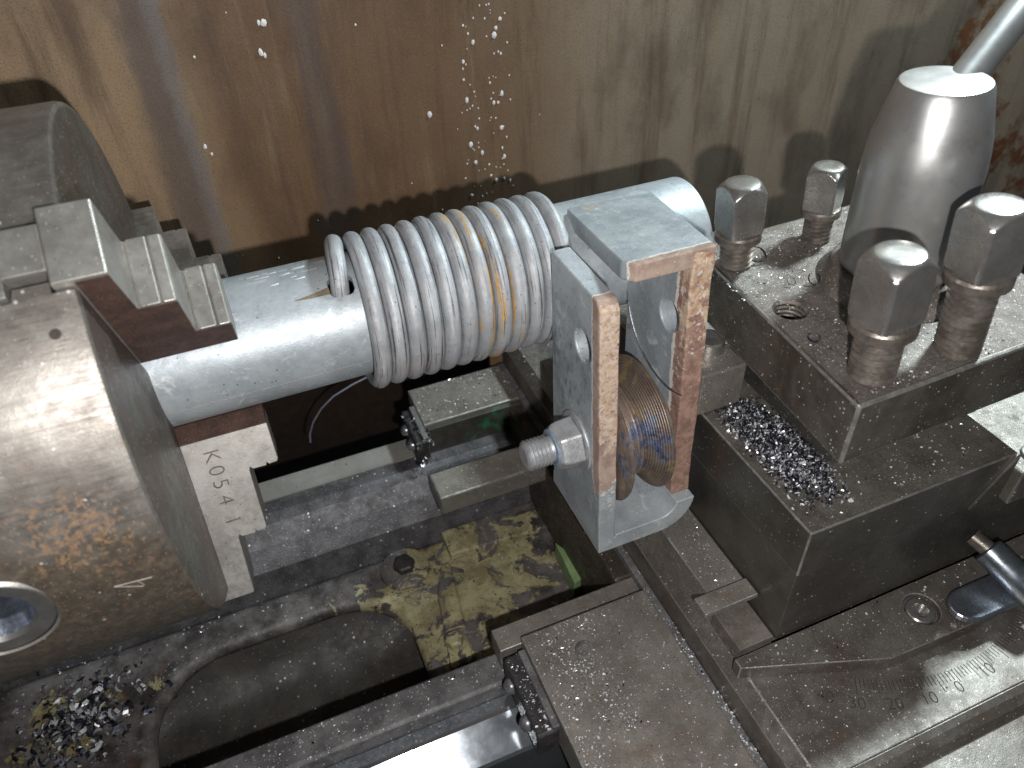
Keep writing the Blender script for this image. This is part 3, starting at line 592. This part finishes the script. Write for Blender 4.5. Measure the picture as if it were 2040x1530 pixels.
# ------------------------------------------------------------------ pipe, spring
RP = 24.15
pm = MB().lathe([(-12, RP-3), (-12, RP), (221.2, RP), (221.9, RP-.6), (221.9, RP-3), (-12, RP-3)], seg=128, cap=False).mesh('pipe')
u, t, P = radial(R(118))
hole = MB().prism(roundrect(64.8, 74.0, -3.6, 4.8, 2.6, 5), lambda a, b, c: tuple(P(a, c, b)), 14, 34).mesh('h')
pm = smooth_mesh(boolean(pm, hole, 'pipe'), 30)
pipe = tag(link('steel_pipe', pm, M_galv), 'bright galvanised steel pipe clamped in the chuck jaws under the spring', 'pipe')
seam = MB()
seam.prism([(-10, 195.6), (73, 195.6), (73, 196.0), (-10, 196.0)], lambda x, a, c: (x, math.cos(R(a))*(RP+c), math.sin(R(a))*(RP+c)), .0, .05)
seam.build('weld_seam', M_scr, pipe)
M_gouge = mat('bare cut steel', (.33, .27, .19), (.24, .19, .13), .3, .6, (.4, .5), bump=.1)
on = lambda x, a, r_=RP+.05: (x, math.cos(R(a))*r_, math.sin(R(a))*r_)
gg = MB(); gl = [(52.5, 123.5, .3), (56, 123.2, 1.2), (60, 122.6, 2.2), (65, 121.6, 3.4)]
gg.add([on(x, a-w_) for x, a, w_ in gl]+[on(x, a+w_) for x, a, w_ in gl], [(i, i+1, 5+i, 4+i) for i in range(3)]); gg.build('cut_gouge', M_gouge, pipe, recalc=False)
gs = MB(); rg = random.Random(9)
for i in range(16):
    x = rg.uniform(38, 66); a = rg.uniform(82, 108); L = rg.uniform(2, 7); gs.add([on(x, a-.12), on(x+L, a-rg.uniform(.3, 2)), on(x+L, a+.1), on(x, a+.25)], [(0, 1, 2, 3)])
gs.build('scuff_marks', M_drop, pipe, recalc=False)
RH, RW, PITCH = 27.6, 3.38, 6.9
def hx(th, r=RH): return Vector((79.6+PITCH*(62-th)/360, math.cos(R(th))*r, math.sin(R(th))*r))
path = []
# tail: from the slot in the pipe, up and over, then into the first coil
for a, r, x_ in ((127, 20.5, 68.4), (119, 24.2, 69.0), (110, 27.2, 69.7), (100, 28.6, 70.4), (90, 28.9, 71.0), (80, 28.8, 71.7), (70, 28.3, 72.2)): path.append(Vector((x_, math.cos(R(a))*r, math.sin(R(a))*r)))
th = 62+358
sub = []
while th > 62-360*11-215: sub.append(hx(th, RH+.10*math.sin(th*.013))); th -= 7.5
path += sub
def smooth_head(pts, n=9, k=6):
    head = pts[:n]; out = []
    for i in range(n-1):
        p0, p1, p2, p3 = head[max(i-1, 0)], head[i], head[i+1], pts[min(i+2, len(pts)-1)]
        for j in range(k):
            q = j/k; out.append(.5*((2*p1)+(p2-p0)*q+(2*p0-5*p1+4*p2-p3)*q*q+(3*p1-p0-3*p2+p3)*q**3))
    return out+pts[n-1:]
path = smooth_head(path)
sp = MB().tube(path, RW, 20).build('coil_spring', M_spring, smooth=50)
tag(sp, 'grey steel coil spring of twelve turns wound tightly round the pipe', 'spring')

# ------------------------------------------------------------------ bracket welded to the pipe
br = thing('pulley_bracket', (167, -52, -97), 'galvanised U bracket with rusty torch-cut edges hanging from the pipe', 'bracket')
FXp = lambda a, b, c: (c, a, b)
rj = random.Random(11)
def rough_edge(p, q, n, amp):                       # torch-cut wobble along a front edge
    return [(p[0]+(q[0]-p[0])*i/n+rj.uniform(-amp, amp), p[1]+(q[1]-p[1])*i/n) for i in range(1, n)]
lp = [(-29.5, 25.7), (-66.2, 25.6), (-69.2, 22.4)]+rough_edge((-69.2, 22.4), (-77.3, -91), 16, .45)+[(-77.6, -93.5), (-60, -93.6), (-32.1, -93.2)]
lm = MB().prism(lp, FXp, 144.5, 152.2).mesh('l')
lm = boolean(lm, MB().lathe([(130, 6.5), (170, 6.5)], (0, -57.0, 1.0), (1, 0, 0), 40).mesh('c'), 'side_plate')
link('side_plate', lm, M_brk, br, bevel=.7, seg=3)
rp_ = [(-23.4, 20), (-60, 30), (-65.9, 35.2)]+rough_edge((-65.9, 35.2), (-72.2, -79), 18, .5)+[(-72.6, -80.5), (-60, -80.5), (-30, -80.5), (-27, -70)]
rm = MB().prism(rp_, FXp, 181.2, 190.0).mesh('r')
rm = boolean(rm, MB().lathe([(170, 6.5), (200, 6.5)], (0, -55.6, 2.3), (1, 0, 0), 40).mesh('c'), 'side_plate')
rpo = link('side_plate', rm, M_brkr, br, bevel=.7, seg=3); tag(rpo, 'far side plate with reddish rust along its front edge')
arc = lambda r_, n_=8: [(174+r_*math.sin(R(90*i/n_)), -80.4-r_*math.cos(R(90*i/n_))) for i in range(n_+1)]
bpoly = [(144.7, -96.4)]+arc(16.0)+arc(7.2)[::-1]+[(152.3, -87.6), (152.3, -89.2), (144.7, -89.2)]
MB().prism(bpoly, FY, -77.2, -31).build('bottom_plate', M_brk, br, bevel=.6, seg=3)
fq = [(163.4, -3.4), (200.6, -5.7), (189.9, -66.2), (159.5, -65.3), (156.6, -60), (157.6, -51)]
ftop = lambda y: 26+(-4-y)*9.5/62
fb = MB(); n_ = len(fq)
fb.add([(x, y, ftop(y)) for x, y in fq]+[(x, y, ftop(y)-7.2) for x, y in fq], [tuple(range(n_)), tuple(range(n_, 2*n_))[::-1]]+[(i, n_+i, n_+(i+1) % n_, (i+1) % n_) for i in range(n_)])
fb.build('top_flange', M_brk, br, bevel=.7, seg=3)
# scrape ring worn into the inner face by an earlier pulley
scp = MB(); pts = []
for i in range(25): a = R(243+102*i/24); pts.append((181.1, -55.6+31.6*math.cos(a), 2.3+31.6*math.sin(a)))
scp.tube(pts, lambda i: .55 if 2 < i < 22 else .3, 6).build('scrape_ring', M_wirecut, br, smooth=60)
# bolt, nut, pulley
BY, BZ = -55.5, -47.8
prof = [(120.6, 4.6), (121.4, 6.0)]
x = 121.6
while x < 131.5: prof += [(x, 5.35), (x+.6, 6.35), (x+.8, 6.35), (x+1.4, 5.35)]; x += 1.65
prof += [(133, 5.6), (181, 5.6)]
bo = MB().lathe(prof, (0, BY, BZ), (1, 0, 0), 40).build('bolt', M_bolt, br, smooth=25)
nut = MB(); nut.lathe([(132.6, 6.4), (133.0, 8.6), (134.4, 10.0), (136.6, 10.5), (143.2, 11.0)], (0, BY, BZ), (1, 0, 0), 6, phase=.35)
no = nut.build('nut', M_bolt, br, bevel=.7, seg=3)
MB().lathe([(132.3, 6.3), (132.2, 7.2), (132.6, 7.9), (134, 8.1)], (0, BY, BZ), (1, 0, 0), 40, cap=False).build('nylon_ring', M_blue, no, smooth=40)
MB().lathe([(143.3, 6), (143.3, 12.6), (143.8, 12.9), (144.45, 12.6), (144.45, 6)], (0, BY, BZ), (1, 0, 0), 48, cap=False).build('washer', M_bolt, no, smooth=30)
prof = [(153.2, 8), (153.2, 28.0), (153.8, 28.6)]
for i in range(9): xx = 154.2+i*.86; r = 28.4-(28.4-19.2)*(i/8)**.9; prof += [(xx, r), (xx+.3, r-.05), (xx+.55, r-.45), (xx+.7, r-.42)]
prof += [(162.2, 18.9), (162.6, 20.0), (163.1, 20.3), (163.6, 20.0), (163.9, 18.7), (165.3, 18.5)]
for i in range(10): xx = 165.5+i*.62; r = 19.0+(28.0-19.0)*((i+1)/10); prof += [(xx, r), (xx+.25, r+.1), (xx+.42, r-.22)]
prof += [(171.8, 28.5), (172.6, 28.2), (172.8, 26), (172.8, 14), (180.8, 13), (180.8, 6)]
pu = MB().lathe(prof, (0, BY, BZ), (1, 0, 0), 96, cap=False).build('pulley', M_pulley, br, smooth=50)

# ------------------------------------------------------------------ swarf
def chip(b, p, size, rnd, curl=None):
    # a short curled ribbon of cut metal
    n = rnd.choice((3, 4, 5)); rad = size*rnd.uniform(.25, .6); tot = rnd.uniform(1.2, 5.0) if curl is None else curl
    wd = size*rnd.uniform(.18, .45); M_ = Matrix.Rotation(rnd.uniform(0, 6.28), 3, 'Z') @ Matrix.Rotation(rnd.uniform(-1.3, 1.3), 3, 'X') @ Matrix.Rotation(rnd.uniform(0, 6.28), 3, 'Y')
    vv = []; lead = rnd.uniform(-.3, .6)*size
    for i in range(n+1):
        a = tot*i/n; c = Vector((math.cos(a)*rad, math.sin(a)*rad, lead*i/n))
        vv += [Vector(p)+M_ @ c, Vector(p)+M_ @ (c+Vector((0, 0, wd)))]
    b.add(vv, [(2*i, 2*i+1, 2*i+3, 2*i+2) for i in range(n)])
def flake(b, p, s, rnd):
    M_ = Matrix.Rotation(rnd.uniform(0, 6.28), 3, 'Z') @ Matrix.Rotation(rnd.gauss(0, .5), 3, 'X')
    pts = [Vector((-s, -s*.5, 0)), Vector((s*.8, -s*.4, s*.2)), Vector((s, s*.5, 0)), Vector((-s*.6, s*.6, s*.3))]
    z0 = min((M_ @ q).z for q in pts)
    b.add([Vector(p)+M_ @ q-Vector((0, 0, z0)) for q in pts], [(0, 1, 2, 3)])
def pile(name, label, area, count, size, height, seed, sup=None):
    rnd = random.Random(seed); root = None
    bs = [MB(), MB(), MB()]
    for i in range(count):
        x, y, z, hgt = area(rnd); b = bs[rnd.choices((0, 1, 2), (.48, .20, .32))[0]]
        chip(b, (x, y, z+rnd.random()**1.6*hgt+size*.2), size*rnd.uniform(.5, 1.3), rnd)
    o = bs[0].build(name, M_chipb, recalc=False); tag(o, label, 'swarf', kind='stuff')
    bs[1].build('bright_chips', M_chipl, o, recalc=False)['kind'] = 'stuff'; bs[2].build('grey_chips', M_chipm, o, recalc=False)['kind'] = 'stuff'
    return o
def comp_area(r):
    y = -r.triangular(62, 128, 98); x = 197.5+abs(r.gauss(0, 1))*0+r.triangular(1.0, 26, 14); h = 5.5*math.exp(-((x-212)/9)**2)*math.exp(-((y+96)/24)**2)
    return x, y, -44.8, h
pile('swarf_pile', 'heap of dark blue curled chips on the compound slide against the tool post', comp_area, 3800, 1.9, 5, 21)
def bed_area(r):
    a = r.uniform(0, 6.28); q = abs(r.gauss(0, .55)); x = -98+34*q*math.cos(a); y = 2+30*q*math.sin(a)
    return x, y, -199.8, 9*math.exp(-q*q*1.5)
pile('swarf_pile', 'clump of coarse bright and blue chips on the bed below the chuck', bed_area, 520, 5.2, 9, 22)
def rear_area(r): return r.uniform(100, 112), r.uniform(60, 92), r.choice((-144, -156)), 3
pile('swarf_pile', 'small gritty chips packed against the rear wiper of the saddle', rear_area, 90, 3.2, 3, 23)
def dust(name, label, regions, seed):
    rnd = random.Random(seed); b1, b2, b3 = MB(), MB(), MB()
    for (x0, x1, y0, y1, z, n, s0, s1) in regions:
        for i in range(n):
            x = rnd.uniform(x0, x1); y = rnd.uniform(y0, y1)
            if noise.noise((x*.06, y*.06, z)) < rnd.uniform(-.5, .35): continue
            s = s0+(s1-s0)*rnd.random()**3; b = rnd.choices((b1, b2, b3), (.66, .26, .08))[0]
            if s > .55 and rnd.random() < .45: chip(b, (x, y, z+.2), s*2.2, rnd)
            else: flake(b, (x, y, z+.03), s, rnd)
    o = b1.build(name, M_chipl, recalc=False); tag(o, label, 'swarf', kind='stuff')
    b2.build('grey_flakes', M_chipm, o, recalc=False)['kind'] = 'stuff'; b3.build('dark_flakes', M_chipb, o, recalc=False)['kind'] = 'stuff'
dust('swarf_dust', 'bright metal flakes sprinkled on the front saddle wing', ((109, 140, -150, -77, -138, 1500, .2, .8), (109, 170, -190, -77, -138, 900, .18, .6), (171.3, 174.8, -160, -75, -139.4, 300, .25, .8), (99, 108, -118, -80, -142.3, 160, .3, .9)), 31)
dust('swarf_dust', 'bright metal flakes sprinkled on the rear saddle wing under the spring', ((110.5, 175, 78, 111, -140, 420, .35, 1.1), (101, 165, 19, 37.5, -140, 60, .3, .7), (177, 215, 60, 110, -120, 120, .3, 1.0)), 32)
dust('swarf_dust', 'fine sparkling grit scattered over the tool post top', ((206, 308, -126, -27, 8.07, 2600, .12, .5), (206, 262, -126, -30, 8.07, 700, .2, .7)), 33)
dust('swarf_dust', 'loose flakes lying on the compound slide top and swivel plate', ((197, 290, -132, -110, -44.85, 240, .15, .8), (180, 300, -150, -135, -112, 220, .15, .8), (179, 195, -112, 20, -101, 420, .15, .7), (182, 300, -182, -146, -120, 260, .12, .55), (196, 240, -60, 0, -44.85, 60, .2, .8), (180, 330, -228, -192, -129.4, 60, .15, .6)), 34)
dust('swarf_dust', 'pale grit lying along the bed rails and web', ((-150, 108, 62, 90, -160, 200, .25, .7), (-60, 108, -81, -67, -160, 420, .25, .8), (-150, 170, 18, 40, -200, 240, .3, .9), (70, 165, -46, 20, -200, 120, .3, .8)), 35)

# a few larger curls that can be told apart
rc_ = random.Random(77)
def curl(x, y, z, rad, turns, wd, label, mtl, tilt):
    b = MB(); n = int(18*turns); vv = []; M_ = Matrix.Rotation(tilt, 3, 'X') @ Matrix.Rotation(rc_.uniform(0, 6.28), 3, 'Z')
    for i in range(n+1):
        a = 6.283*turns*i/n; c = Vector((math.cos(a)*rad*(1-.25*i/n), math.sin(a)*rad*(1-.25*i/n), wd*1.1*i/n)); vv += [M_ @ c, M_ @ (c+Vector((0, 0, wd)))]
    z0 = min(v.z for v in vv); b.add([v+Vector((x, y, z-z0)) for v in vv], [(2*i, 2*i+1, 2*i+3, 2*i+2) for i in range(n)])
    tag(b.build('curled_chip', mtl, recalc=False, smooth=60), label, 'metal chip', 'loose curled chips on the tool post')
curl(227, -44, 8.1, 4.2, 1.3, .7, 'thin dark curl of swarf lying against the rear left clamp screw', M_chipb, .5)
curl(236.5, -66.5, 8.1, 2.6, .8, .8, 'small dark blue curl between the threaded hole and the hub', M_chipb, .9)
curl(213.5, -95.5, 8.1, 2.3, .75, .9, 'small blue curl near the front left edge of the tool post', M_chipb, .3)
curl(228, -64, 8.1, 2.0, .9, .6, 'tiny curl of swarf just behind the threaded hole', M_chipm, .6)
